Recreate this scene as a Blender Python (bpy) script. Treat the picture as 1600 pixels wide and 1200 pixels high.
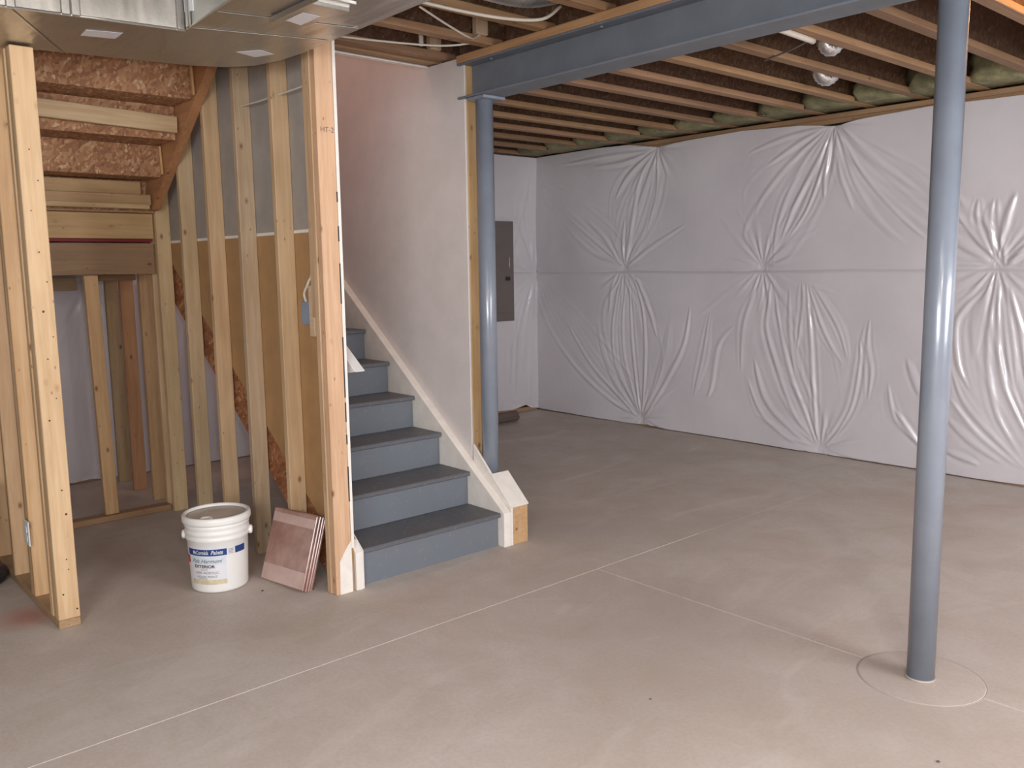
import bpy, bmesh, math, random
import numpy as np
from mathutils import Vector, Matrix
random.seed(7)
S = 1.55          # every coordinate below is in camera heights (1.55 m); S turns it into metres
C = bpy.context.scene.collection
scn = bpy.context.scene
for o in list(bpy.data.objects): bpy.data.objects.remove(o)

# ------------------------------------------------------------------ camera, world, lights
R = ((0.66533907, 0.74640113, -0.01446645), (0.08930735, -0.09881715, -0.99108999), (-0.74118022, 0.65811893, -0.13240602))
cd = bpy.data.cameras.new('camera'); cam = bpy.data.objects.new('camera', cd); C.objects.link(cam)
m = Matrix(((R[0][0], -R[1][0], -R[2][0], 0), (R[0][1], -R[1][1], -R[2][1], 0), (R[0][2], -R[1][2], -R[2][2], S), (0, 0, 0, 1)))
cam.matrix_world = m
cd.sensor_width = 36; cd.lens = 36 * 1359.87 / 1600; cd.clip_start = 0.02; cd.clip_end = 60
scn.camera = cam
vs = scn.view_settings
scn.display_settings.display_device = 'sRGB'
vs.view_transform = 'Standard'; vs.look = 'None'; vs.gamma = 1; vs.use_curve_mapping = False
vs.exposure = 0.06
w = bpy.data.worlds.new('world'); scn.world = w; w.use_nodes = True
w.node_tree.nodes['Background'].inputs[0].default_value = (0.75, 0.82, 1, 1)
w.node_tree.nodes['Background'].inputs[1].default_value = 0.3

def lamp(name, kind, loc, energy, color, size=0.1, size_y=None, rot=None, look=None):
    l = bpy.data.lights.new(name, kind); l.energy = energy; l.color = color
    if kind == 'AREA':
        l.size = size * S
        if size_y: l.shape = 'RECTANGLE'; l.size_y = size_y * S
    else: l.shadow_soft_size = size * S
    o = bpy.data.objects.new(name, l); C.objects.link(o); o.location = Vector(loc) * S
    if look is not None:
        o.rotation_euler = (Vector(look) * S - o.location).to_track_quat('-Z', 'Y').to_euler()
    return o
# the photographer's flash, a hand's breadth beside the lens
lamp('camera_flash', 'POINT', (-0.03, 0.06, 1.06), 98, (0.96, 0.97, 1.0), 0.03)
# broad fill light added behind the photographer to lift the room; no window there
lamp('rear_fill', 'AREA', (0.3, -1.42, 1.2), 330, (0.93, 0.96, 1.0), 2.4, 0.9, look=(-0.6, 1.2, 0.6))
lamp('side_fill', 'AREA', (1.72, 2.55, 1.2), 240, (0.96, 0.96, 1.0), 2.0, 1.0, look=(-3.0, 3.3, 0.2))  # second added fill, brightening the back wall and far floor; no window there
# bare bulb hanging between the joists beyond the beam, and the warm lamp upstairs over the stairwell
lamp('bulb_light', 'POINT', (-0.93, 3.02, 1.835), 8, (1.0, 0.50, 0.16), 0.02)
lamp('near_fill', 'POINT', (0.45, 0.4, 1.70), 68, (1.0, 0.88, 0.78), 0.04)  # unseen fill added to light the stairwell wall evenly; no bulb stands here
lamp('upstairs_light', 'POINT', (-3.3, 1.75, 2.7), 26, (1.0, 0.62, 0.50), 0.08)

# ------------------------------------------------------------------ materials
def s2l(c):
    return tuple((v / 12.92 if v <= 0.04045 else ((v + 0.055) / 1.055) ** 2.4) for v in [x / 255 for x in c])
def col(c): return (*s2l(c), 1)
class NT:
    def __init__(s, name):
        s.m = bpy.data.materials.new(name); s.m.use_nodes = True; s.t = s.m.node_tree; s.n = s.t.nodes
        s.b = s.n['Principled BSDF']
    def add(s, typ, **kw):
        n = s.n.new(typ)
        for k, v in kw.items(): setattr(n, k, v)
        return n
    def link(s, a, b): s.t.links.new(a, b)
    def coords(s, kind='Object', scale=(1, 1, 1), rnd=False):
        tc = s.add('ShaderNodeTexCoord'); out = tc.outputs[kind]
        if rnd:
            oi = s.add('ShaderNodeObjectInfo'); mu = s.add('ShaderNodeMath', operation='MULTIPLY'); mu.inputs[1].default_value = 37
            s.link(oi.outputs['Random'], mu.inputs[0])
            ad = s.add('ShaderNodeVectorMath', operation='ADD'); s.link(out, ad.inputs[0]); s.link(mu.outputs[0], ad.inputs[1]); out = ad.outputs[0]
        mp = s.add('ShaderNodeMapping'); mp.inputs['Scale'].default_value = scale; s.link(out, mp.inputs[0])
        return mp.outputs[0]
    def noise(s, co, scale, detail=4, rough=0.6, dist=0.0):
        n = s.add('ShaderNodeTexNoise'); n.inputs['Scale'].default_value = scale; n.inputs['Detail'].default_value = detail
        n.inputs['Roughness'].default_value = rough; n.inputs['Distortion'].default_value = dist; s.link(co, n.inputs['Vector']); return n.outputs[0]
    def ramp(s, f, stops):
        r = s.add('ShaderNodeValToRGB'); e = r.color_ramp.elements
        e[0].position, e[0].color = stops[0]; e[1].position, e[1].color = stops[-1]
        for p, c in stops[1:-1]: q = e.new(p); q.color = c
        s.link(f, r.inputs[0]); return r.outputs[0]
    def mix(s, f, a, b, mode='MIX'):
        x = s.add('ShaderNodeMix', data_type='RGBA', blend_type=mode)
        for v, i in ((f, 0), (a, 6), (b, 7)):
            if hasattr(v, 'is_linked') or hasattr(v, 'links'): s.link(v, x.inputs[i])
            else: x.inputs[i].default_value = v
        return x.outputs[2]
    def tint(s, c):      # multiply by the object's own colour
        oi = s.add('ShaderNodeObjectInfo'); return s.mix(1.0, c, oi.outputs['Color'], 'MULTIPLY')
    def bump(s, h, dist=0.002, st=1.0):
        b = s.add('ShaderNodeBump'); b.inputs['Distance'].default_value = dist; b.inputs['Strength'].default_value = st
        s.link(h, b.inputs['Height']); s.link(b.outputs[0], s.b.inputs['Normal'])
    def base(s, c, rough=0.6, metal=0.0):
        if isinstance(c, tuple): s.b.inputs['Base Color'].default_value = c
        else: s.link(c, s.b.inputs['Base Color'])
        if isinstance(rough, float): s.b.inputs['Roughness'].default_value = rough
        else: s.link(rough, s.b.inputs['Roughness'])
        s.b.inputs['Metallic'].default_value = metal
M = {}
def wood(name, light, dark, knot=(110, 62, 34), rough=0.62):
    t = NT(name)
    co = t.coords('Object', (1.1, 22, 22), True)
    g = t.noise(co, 1.6, 6, 0.65, 0.6)
    c = t.ramp(g, [(0.32, col(dark)), (0.5, col(tuple((a + b) // 2 for a, b in zip(light, dark)))), (0.66, col(light))])
    co2 = t.coords('Object', (1.3, 3.0, 3.0), True)
    blot = t.noise(co2, 1.4, 3)
    oi = t.add('ShaderNodeObjectInfo')
    c = t.mix(t.ramp(blot, [(0.42, (0, 0, 0, 1)), (0.75, (0.55, 0.55, 0.55, 1))]), c, col(tuple(min(255, int(v * 1.08)) for v in light)))
    ck = t.coords('Object', (5.0, 9.0, 9.0), True)
    v = t.add('ShaderNodeTexVoronoi'); v.inputs['Scale'].default_value = 1.0; t.link(ck, v.inputs['Vector'])
    k = t.ramp(v.outputs['Distance'], [(0.045, (0.8, 0.8, 0.8, 1)), (0.09, (0.2, 0.2, 0.2, 1)), (0.14, (0, 0, 0, 1))])
    c = t.mix(k, c, col(knot))
    ck2 = t.coords('Object', (10.0, 20.0, 20.0), True)
    v2 = t.add('ShaderNodeTexVoronoi'); v2.inputs['Scale'].default_value = 1.0; t.link(ck2, v2.inputs['Vector'])
    c = t.mix(t.ramp(v2.outputs['Distance'], [(0.04, (0.6, 0.6, 0.6, 1)), (0.10, (0, 0, 0, 1))]), c, col((104, 66, 42)))
    hs = t.add('ShaderNodeHueSaturation'); t.link(c, hs.inputs['Color'])
    mr = t.add('ShaderNodeMapRange'); mr.inputs[3].default_value = 0.82; mr.inputs[4].default_value = 1.12; t.link(oi.outputs['Random'], mr.inputs[0])
    t.link(mr.outputs[0], hs.inputs['Value'])
    t.base(t.tint(hs.outputs[0]), rough); t.bump(g, 0.001, 0.5)
    return t.m
M['wood'] = wood('pine_lumber', (205, 181, 153), (184, 154, 122))
M['lvl'] = wood('brown_lumber', (176, 142, 108), (150, 116, 84))
def osb():
    t = NT('oriented_strand_board')
    seps = []
    for ax, ang, sc in (((1, 1, 0.6), 0.5, (9, 75, 55)), ((0.7, 1, 1), -0.9, (75, 10, 50))):
        co = t.coords('Object', (1, 1, 1), True)
        vr = t.add('ShaderNodeVectorRotate'); vr.inputs['Axis'].default_value = ax; vr.inputs['Angle'].default_value = ang; t.link(co, vr.inputs['Vector'])
        mp = t.add('ShaderNodeMapping'); mp.inputs['Scale'].default_value = sc; t.link(vr.outputs[0], mp.inputs[0])
        n = t.add('ShaderNodeTexNoise'); n.inputs['Scale'].default_value = 0.35; t.link(mp.outputs[0], n.inputs['Vector'])
        ad = t.add('ShaderNodeVectorMath', operation='MULTIPLY_ADD'); ad.inputs[1].default_value = (1.6, 1.6, 1.6); t.link(n.outputs[1], ad.inputs[0]); t.link(mp.outputs[0], ad.inputs[2])
        v = t.add('ShaderNodeTexVoronoi'); v.inputs['Scale'].default_value = 1.0; t.link(ad.outputs[0], v.inputs['Vector'])
        b = t.add('ShaderNodeSeparateColor'); t.link(v.outputs['Color'], b.inputs[0]); seps.append(b)
    pal = [(0.0, col((136, 94, 66))), (0.35, col((160, 112, 78))), (0.65, col((172, 126, 90))), (0.92, col((186, 148, 110))), (1.0, col((202, 172, 136)))]
    a = t.ramp(seps[0].outputs[0], pal); b = t.ramp(seps[1].outputs[0], pal)
    c = t.mix(t.ramp(seps[0].outputs[1], [(0.47, (0, 0, 0, 1)), (0.53, (1, 1, 1, 1))]), a, b)
    t.base(t.tint(c), 0.7); t.bump(seps[0].outputs[0], 0.002, 0.6); return t.m
M['osb'] = osb()
def plain(name, c, rough=0.5, metal=0.0, var=0.06, nscale=6.0, bump=0.0, bscale=60, coat=0.0):
    t = NT(name); co = t.coords('Object'); n = t.noise(co, nscale, 5)
    lo = tuple(max(0, int(v * (1 - var))) for v in c); hi = tuple(min(255, int(v * (1 + var))) for v in c)
    cc = t.ramp(n, [(0.3, col(lo)), (0.7, col(hi))])
    t.base(t.tint(cc), rough, metal)
    if coat: t.b.inputs['Coat Weight'].default_value = coat; t.b.inputs['Coat Roughness'].default_value = 0.12
    if bump: t.bump(t.noise(co, bscale, 3), bump, 0.6)
    return t.m
M['drywall'] = plain('painted_drywall', (216, 208, 204), 0.75, bump=0.0006, bscale=180, var=0.02)
M['drywall_back'] = plain('grey_paper_drywall_back', (158, 150, 142), 0.85, var=0.05)
M['brown_board'] = plain('brown_paper_board_back', (170, 132, 88), 0.85, var=0.05)
M['white_trim'] = plain('white_primed_trim', (232, 225, 216), 0.55, var=0.03, nscale=14)
M['steel'] = plain('blue_grey_painted_steel', (124, 131, 142), 0.30, var=0.04, coat=0.5, bump=0.0006, bscale=30)
M['beam'] = plain('grey_painted_beam', (112, 118, 126), 0.55, var=0.05)
M['pad'] = plain('column_pad_concrete', (176, 166, 158), 0.8, var=0.05, bump=0.001)
M['dust'] = plain('dust_filled_joint', (212, 203, 194), 0.9, var=0.04)
M['label'] = plain('white_paper_label', (222, 222, 226), 0.5, var=0.01)
M['pail'] = plain('white_pail_plastic', (232, 230, 226), 0.35, var=0.02, nscale=3)
M['lid'] = plain('dusty_lid', (196, 184, 172), 0.6, var=0.06, nscale=8)
M['blue'] = plain('blue_print', (30, 62, 120), 0.45, var=0.05)
M['ink'] = plain('dark_print', (88, 78, 74), 0.6)
M['greyink'] = plain('grey_print', (140, 132, 124), 0.6)
M['red'] = plain('red_print', (196, 70, 60), 0.6)
M['sky_print'] = plain('pale_blue_print', (206, 216, 224), 0.5, var=0.03)
M['tan_print'] = plain('tan_print', (206, 192, 160), 0.5, var=0.08, nscale=30)
M['panel'] = plain('grey_brown_enamel', (112, 102, 98), 0.4, var=0.03)
M['black'] = plain('black_plastic', (34, 34, 36), 0.45, var=0.1)
M['white_plastic'] = plain('white_plastic', (232, 230, 226), 0.35, var=0.01)
M['cable'] = plain('white_cable_sheath', (206, 198, 184), 0.45, var=0.03)
M['bluebox'] = plain('blue_switch_box', (130, 142, 156), 0.45)
M['redpaint'] = plain('red_edge_sealant', (128, 28, 40), 0.6)
M['insul'] = plain('yellow_green_fibreglass', (160, 156, 118), 0.95, var=0.16, nscale=14, bump=0.01, bscale=25)
M['mat_roll'] = plain('brown_felt', (104, 90, 84), 0.95, var=0.08)
M['concrete_wall'] = plain('foundation_concrete', (150, 146, 142), 0.9, var=0.05)
def floor_mat():
    t = NT('troweled_concrete'); co = t.coords('Object')
    n1 = t.noise(co, 0.55, 3, 0.5, 0.4); n2 = t.noise(co, 2.6, 6, 0.7, 0.5); n3 = t.noise(co, 60, 3)
    c = t.ramp(n1, [(0.3, col((186, 174, 166))), (0.5, col((200, 188, 179))), (0.72, col((210, 203, 196)))])
    c = t.mix(t.ramp(n2, [(0.35, (0, 0, 0, 1)), (0.75, (0.6, 0.6, 0.6, 1))]), c, col((176, 158, 142)))
    c = t.mix(t.ramp(n3, [(0.35, (0.16, 0.16, 0.16, 1)), (0.6, (0, 0, 0, 1))]), c, col((150, 138, 130)))
    # long arc-shaped trowel sweeps
    mp = t.coords('Object', (0.5, 0.16, 1)); wv = t.noise(mp, 5.5, 4, 0.6, 1.5)
    c = t.mix(t.ramp(wv, [(0.55, (0, 0, 0, 1)), (0.75, (0.45, 0.45, 0.45, 1))]), c, col((214, 206, 198)))
    # red chalk stain beside the stud wall
    v = t.add('ShaderNodeVectorMath', operation='DISTANCE'); tc = t.add('ShaderNodeTexCoord'); t.link(tc.outputs['Object'], v.inputs[0])
    v.inputs[1].default_value = (-2.79 * S, 0.555 * S, 0)
    ma = t.add('ShaderNodeMath', operation='MULTIPLY_ADD'); t.link(n2, ma.inputs[0]); ma.inputs[1].default_value = 0.22; t.link(v.outputs['Value'], ma.inputs[2])
    c = t.mix(t.ramp(ma.outputs[0], [(0.14, (0.55, 0.55, 0.55, 1)), (0.30, (0, 0, 0, 1))]), c, col((176, 92, 78)))
    r = t.ramp(n2, [(0.3, (0.55, 0.55, 0.55, 1)), (0.7, (0.75, 0.75, 0.75, 1))])
    t.base(c, r); t.bump(n3, 0.0008, 0.5); return t.m
M['floor'] = floor_mat()
def stair_paint(name, c, dust, amt):
    t = NT(name); co = t.coords('Object'); n = t.noise(co, 3.5, 6, 0.7); n3 = t.noise(co, 40, 4)
    cc = t.mix(t.ramp(n, [(0.4, (0, 0, 0, 1)), (0.7, (amt, amt, amt, 1))]), col(c), col(dust))
    cc = t.mix(t.ramp(n3, [(0.60, (0, 0, 0, 1)), (0.8, (amt, amt, amt, 1))]), cc, col((170, 164, 160)))
    t.base(t.tint(cc), 0.5); t.bump(n3, 0.0006, 0.4); return t.m
M['riser'] = stair_paint('grey_blue_riser_paint', (108, 114, 122), (116, 118, 122), 0.3)
M['tread'] = stair_paint('scuffed_grey_tread_paint', (96, 98, 103), (88, 86, 87), 0.7)
def galv(name='galvanised_sheet', rough=0.3):
    t = NT(name); co = t.coords('Object')
    v = t.add('ShaderNodeTexVoronoi'); v.inputs['Scale'].default_value = 110; t.link(co, v.inputs['Vector'])
    sc = t.add('ShaderNodeSeparateColor'); t.link(v.outputs['Color'], sc.inputs[0])
    c = t.ramp(sc.outputs[0], [(0, col((190, 188, 182))), (1, col((198, 196, 190)))])
    n = t.noise(co, 2.2, 3)
    t.base(c, t.ramp(n, [(0.3, (rough,) * 3 + (1,)), (0.7, (rough + 0.15,) * 3 + (1,))]), 1.0)
    t.bump(t.noise(t.coords('Object', (1.0, 5.0, 1.0)), 1.6, 2), 0.03, 0.5); return t.m
M['galv'] = galv()
M['foil'] = plain('crinkled_foil', (226, 227, 228), 0.34, metal=1.0, var=0.04, bump=0.004, bscale=35)
def poly():
    t = NT('white_polyethylene_sheet'); co = t.coords('Object')
    n = t.noise(co, 1.6, 4)
    c = t.ramp(n, [(0.3, col((210, 205, 210))), (0.7, col((220, 216, 219)))])
    t.base(c, 0.26); t.b.inputs['Specular IOR Level'].default_value = 0.7
    t.b.inputs['Coat Weight'].default_value = 0.5; t.b.inputs['Coat Roughness'].default_value = 0.15
    t.bump(t.noise(co, 7, 5), 0.008, 0.35); return t.m
M['poly'] = poly()
def tile_mat():
    t = NT('wrapped_reddish_tile'); co = t.coords('Object'); n = t.noise(co, 7, 4)
    c = t.ramp(n, [(0.35, col((148, 110, 98))), (0.65, col((176, 144, 132)))])
    t.base(t.tint(c), 0.3); t.b.inputs['Coat Weight'].default_value = 0.6; t.b.inputs['Coat Roughness'].default_value = 0.12; return t.m
M['tile'] = tile_mat()
M['tape'] = plain('frosted_wrap', (198, 168, 158), 0.25, coat=0.5)

# ------------------------------------------------------------------ builders
def link(name, me, mat, parent=None):
    o = bpy.data.objects.new(name, me); C.objects.link(o)
    if mat is not None: me.materials.append(M[mat] if isinstance(mat, str) else mat)
    if parent is not None: o.parent = parent
    return o
def finish(bm, name, mat, parent=None, bevel=0.0, smooth=False):
    if bevel:
        bmesh.ops.bevel(bm, geom=bm.edges[:], offset=bevel, segments=1, affect='EDGES')
    bmesh.ops.recalc_face_normals(bm, faces=bm.faces[:])
    me = bpy.data.meshes.new(name); bm.to_mesh(me); bm.free()
    if smooth:
        for p in me.polygons: p.use_smooth = True
    return link(name, me, mat, parent)
def tag(o, label=None, cat=None, group=None, kind=None):
    for k, v in (('label', label), ('category', cat), ('group', group), ('kind', kind)):
        if v: o[k] = v
    return o
def thing(name, loc, label, cat, group=None):
    o = bpy.data.objects.new(name, None); C.objects.link(o); o.location = Vector(loc) * S; o.empty_display_size = 0.1
    bpy.context.view_layer.update()
    return tag(o, label, cat, group)
def keep(o, parent):             # parent without moving
    o.parent = parent
    o.matrix_parent_inverse = Matrix.Translation(-parent.location)
    return o
def box(name, lo, hi, mat, parent=None, bevel=0.003):
    """axis aligned piece with its origin at its middle; corners in camera heights"""
    lo, hi = Vector(lo) * S, Vector(hi) * S
    d = hi - lo; bm = bmesh.new(); bmesh.ops.create_cube(bm, size=1)
    for v in bm.verts: v.co = Vector((v.co.x * d.x, v.co.y * d.y, v.co.z * d.z))
    b = min(bevel, 0.3 * min(d))
    o = finish(bm, name, mat, None, b)
    o.location = (lo + hi) / 2
    if parent is not None: keep(o, parent)
    return o
def board(name, a, b, wdir, wd, th, mat='wood', parent=None, tint=None, bevel=0.003):
    """timber from a to b; wdir is the direction of its width; grain along its own X"""
    a, b = Vector(a) * S, Vector(b) * S; x = (b - a); L = x.length; x.normalize()
    y = Vector(wdir); y = (y - x * y.dot(x)).normalized(); z = x.cross(y)
    bm = bmesh.new(); bmesh.ops.create_cube(bm, size=1)
    for v in bm.verts: v.co = Vector((v.co.x * L, v.co.y * wd * S, v.co.z * th * S))
    o = finish(bm, name, mat, None, min(bevel, 0.25 * th * S))
    mt = Matrix((x, y, z)).transposed().to_4x4(); mt.translation = (a + b) / 2
    o.matrix_world = mt
    if parent is not None: keep(o, parent)
    if tint: o.color = (*tint, 1)
    return o
def prism(name, pts, axis, a, b, mat, parent=None, bevel=0.002, smooth=False):
    """outline pts (2D) in the plane square to axis, from a to b along it"""
    bm = bmesh.new()
    def P(p, t):
        return Vector({'x': (t, p[0], p[1]), 'y': (p[0], t, p[1]), 'z': (p[0], p[1], t)}[axis]) * S
    c = sum((P(p, (a + b) / 2) for p in pts), Vector()) / len(pts)
    va = [bm.verts.new(P(p, a) - c) for p in pts]; vb = [bm.verts.new(P(p, b) - c) for p in pts]
    bm.faces.new(va); bm.faces.new(vb[::-1])
    for i in range(len(pts)): bm.faces.new((va[i], va[(i + 1) % len(pts)], vb[(i + 1) % len(pts)], vb[i]))
    o = finish(bm, name, mat, None, bevel, smooth); o.location = c
    if parent is not None: keep(o, parent)
    return o
def tube(name, pts, r, mat, parent=None, seg=10, ripple=0, pitch=0.012, sub=6):
    """round tube along points (camera heights), radius r; ripple gives a corrugated hose"""
    P = [Vector(p) * S for p in pts]
    out = []
    n = len(P)
    for i in range(n - 1):
        p0, p1, p2, p3 = P[max(i - 1, 0)], P[i], P[i + 1], P[min(i + 2, n - 1)]
        k = sub if not ripple else max(4, int((p2 - p1).length / pitch * 2))
        for j in range(k):
            t = j / k
            out.append(0.5 * ((2 * p1) + (p2 - p0) * t + (2 * p0 - 5 * p1 + 4 * p2 - p3) * t * t + (3 * p1 - p0 - 3 * p2 + p3) * t ** 3))
    out.append(P[-1])
    bm = bmesh.new(); rings = []
    up = Vector((0, 0, 1))
    c = out[len(out) // 2].copy()
    for i, p in enumerate(out):
        d = (out[min(i + 1, len(out) - 1)] - out[max(i - 1, 0)]).normalized()
        u = d.cross(up); u = u.normalized() if u.length > 1e-3 else Vector((1, 0, 0)); v = u.cross(d)
        rr = r * S + (ripple * S if i % 2 else 0)
        rings.append([bm.verts.new(p - c + (u * math.cos(2 * math.pi * k / seg) + v * math.sin(2 * math.pi * k / seg)) * rr) for k in range(seg)])
    for a, b in zip(rings, rings[1:]):
        for k in range(seg): bm.faces.new((a[k], a[(k + 1) % seg], b[(k + 1) % seg], b[k]))
    bm.faces.new(rings[0][::-1]); bm.faces.new(rings[-1])
    o = finish(bm, name, mat, None, 0, True); o.location = c
    if parent is not None: keep(o, parent)
    return o
def lathe(name, prof, centre, mat, parent=None, seg=48, smooth=True, matrix=None):
    bm = bmesh.new(); rings = []
    for r, z in prof:
        if r < 1e-6: rings.append([bm.verts.new((0, 0, z * S))])
        else: rings.append([bm.verts.new((r * S * math.cos(2 * math.pi * k / seg), r * S * math.sin(2 * math.pi * k / seg), z * S)) for k in range(seg)])
    for a, b in zip(rings, rings[1:]):
        for k in range(seg):
            k2 = (k + 1) % seg
            if len(a) == 1 and len(b) == 1: continue
            if len(a) == 1: bm.faces.new((a[0], b[k], b[k2]))
            elif len(b) == 1: bm.faces.new((a[k], b[0], a[k2]))
            else: bm.faces.new((a[k], a[k2], b[k2], b[k]))
    o = finish(bm, name, mat, None, 0, smooth); o.location = Vector(centre) * S
    if parent is not None: keep(o, parent)
    return o
STUD_W, STUD_T = 0.0575, 0.0245

# ------------------------------------------------------------------ floor, walls, ceiling
XL, XR, YB, YF = -4.45, 1.8, 4.2, -1.5
JX, JY = -1.907, 2.062
fl = box('floor', (XL - 0.1, YF - 0.1, -0.10), (XR + 0.1, YB + 0.15, -0.0009), 'dust'); fl['kind'] = 'structure'
g = 0.0020
for lo, hi in (((XL - 0.1, YF - 0.1), (JX - g, YB + 0.15)), ((JX + g, YF - 0.1), (XR + 0.1, JY - g)), ((JX + g, JY + g), (XR + 0.1, YB + 0.15))):
    o = box('concrete_slab', (*lo, -0.006), (*hi, 0.0), 'floor', None, 0.001)
    # keep the texture continuous from slab to slab: move the origin to the world's
    o.data.transform(Matrix.Translation(o.location)); o.location = (0, 0, 0)
    o.parent = fl; o.matrix_parent_inverse = fl.matrix_basis.inverted()
o = box('concrete_slab', (JX - g, 2.62, -0.006), (JX + g, YB + 0.15, 0.0), 'floor', None, 0.0)
o.data.transform(Matrix.Translation(o.location)); o.location = (0, 0, 0); o.parent = fl; o.matrix_parent_inverse = fl.matrix_basis.inverted()
def structure(name, o): o.name = name; o['kind'] = 'structure'; return o
H2 = 1.95
wb = structure('wall_back', box('wall_back', (XL - 0.2, YB + 0.09, 0), (XR + 0.1, YB + 0.19, H2), 'concrete_wall'))
wl = structure('wall_left', box('wall_left', (XL - 0.19, YF, 0), (XL - 0.09, YB + 0.09, H2), 'concrete_wall'))
wr = structure('wall_right', box('wall_right', (XR, YF, 0), (XR + 0.1, YB + 0.09, H2), 'concrete_wall'))
wf = structure('wall_front', box('wall_front', (XL - 0.19, YF - 0.1, 0), (XR + 0.1, YF, H2), 'concrete_wall'))
# plates and studs behind the plastic
for z0, z1, mt in ((0, 0.026, 'lvl'), (1.694, 1.7185, 'lvl'), (1.719, 1.7435, 'lvl')):
    board('plate', (XL - 0.05, YB + 0.047, (z0 + z1) / 2), (XR, YB + 0.047, (z0 + z1) / 2), (0, 1, 0), 0.066, z1 - z0, mt, wb)
    board('plate', (XL - 0.045, YF, (z0 + z1) / 2), (XL - 0.045, YB, (z0 + z1) / 2), (1, 0, 0), 0.066, z1 - z0, mt, wl)

# ceiling: the floor deck above on I-joists
JZ = 1.75
OPX0, OPX1, OPY0, OPY1 = -4.2, -2.735, 0.66, 2.02
deck_lo, deck_hi = JZ + 0.19, JZ + 0.205
ceil = box('ceiling', (OPX1, YF, deck_lo), (XR, YB + 0.1, deck_hi), 'osb'); ceil['kind'] = 'structure'
for lo, hi in (((XL - 0.1, OPY1), (OPX1, YB + 0.1)), ((XL - 0.1, YF), (OPX1, OPY0))):
    box('deck_panel', (*lo, deck_lo), (*hi, deck_hi), 'osb', ceil)
jweb = {}
def joist(x, y0, y1, tint=(1, 1, 1)):
    L = y1 - y0
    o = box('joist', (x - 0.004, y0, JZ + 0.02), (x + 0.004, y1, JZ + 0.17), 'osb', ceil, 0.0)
    o.color = (*[0.33 * t for t in tint], 1)  # web colour darkened far below the plain board to stand for shaded bays
    for nm, z in (('bottom_flange', JZ + 0.0125), ('top_flange', JZ + 0.178)):
        f = board(nm, (x, y0, z), (x, y1, z), (1, 0, 0), 0.046, 0.024, 'lvl', None, tint)
        f.parent = o; f.matrix_parent_inverse = (Matrix.Translation(o.location)).inverted()
    return o
k = 0
jx = []
x = -2.101 + 0.2595 * 14
while x > XL: jx.append(x); x -= 0.2595
for x in jx:
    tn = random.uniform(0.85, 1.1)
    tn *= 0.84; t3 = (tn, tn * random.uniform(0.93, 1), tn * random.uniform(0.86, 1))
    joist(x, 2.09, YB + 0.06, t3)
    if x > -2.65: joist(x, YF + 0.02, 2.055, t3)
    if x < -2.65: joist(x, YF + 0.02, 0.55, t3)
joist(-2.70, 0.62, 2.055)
# rim joists and the fibreglass stuffed between joist ends over the back wall
rim = board('rim_board', (XL, YB + 0.075, JZ + 0.095), (XR, YB + 0.075, JZ + 0.095), (0, 0, 1), 0.19, 0.02, 'osb', ceil)
def batt(x0, x1, seed):
    rnd = random.Random(seed); bm = bmesh.new(); nx, nz = 7, 6; grid = []
    yb, yf = YB + 0.06, YB - 0.26
    for j in range(nz + 1):
        row = []
        for i in range(nx + 1):
            u, v = i / nx, j / nz
            edge = 1 - max(abs(2 * u - 1), abs(2 * v - 1)) ** 4
            y = yf + 0.04 * rnd.random() + (1 - edge) * 0.06 + 0.05 * v
            row.append(bm.verts.new(Vector((x0 + (x1 - x0) * u, y, JZ + 0.002 + 0.183 * v)) * S))
        grid.append(row)
    for j in range(nz):
        for i in range(nx): bm.faces.new((grid[j][i], grid[j][i + 1], grid[j + 1][i + 1], grid[j + 1][i]))
    ring = grid[0] + [r[-1] for r in grid[1:]] + grid[-1][:-1][::-1] + [r[0] for r in grid[1:-1]][::-1]
    bk = [bm.verts.new(Vector((v.co.x, yb * S, v.co.z))) for v in ring]
    for a in range(len(ring)):
        b = (a + 1) % len(ring); bm.faces.new((ring[b], ring[a], bk[a], bk[b]))
    bm.faces.new(bk[::-1])
    return bm
for i, x in enumerate(jx[:-1]):
    if x < 0.2:
        o = finish(batt(x - 0.2595 + 0.006, x - 0.006, i), 'insulation_batt', 'insul', None, 0, True)
        o.data.materials[0] = M['insul']; o.parent = ceil; o.matrix_parent_inverse = Matrix.Translation(-ceil.location)
        o.color = (*[random.uniform(0.62, 0.85)] * 3, 1)

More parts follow.
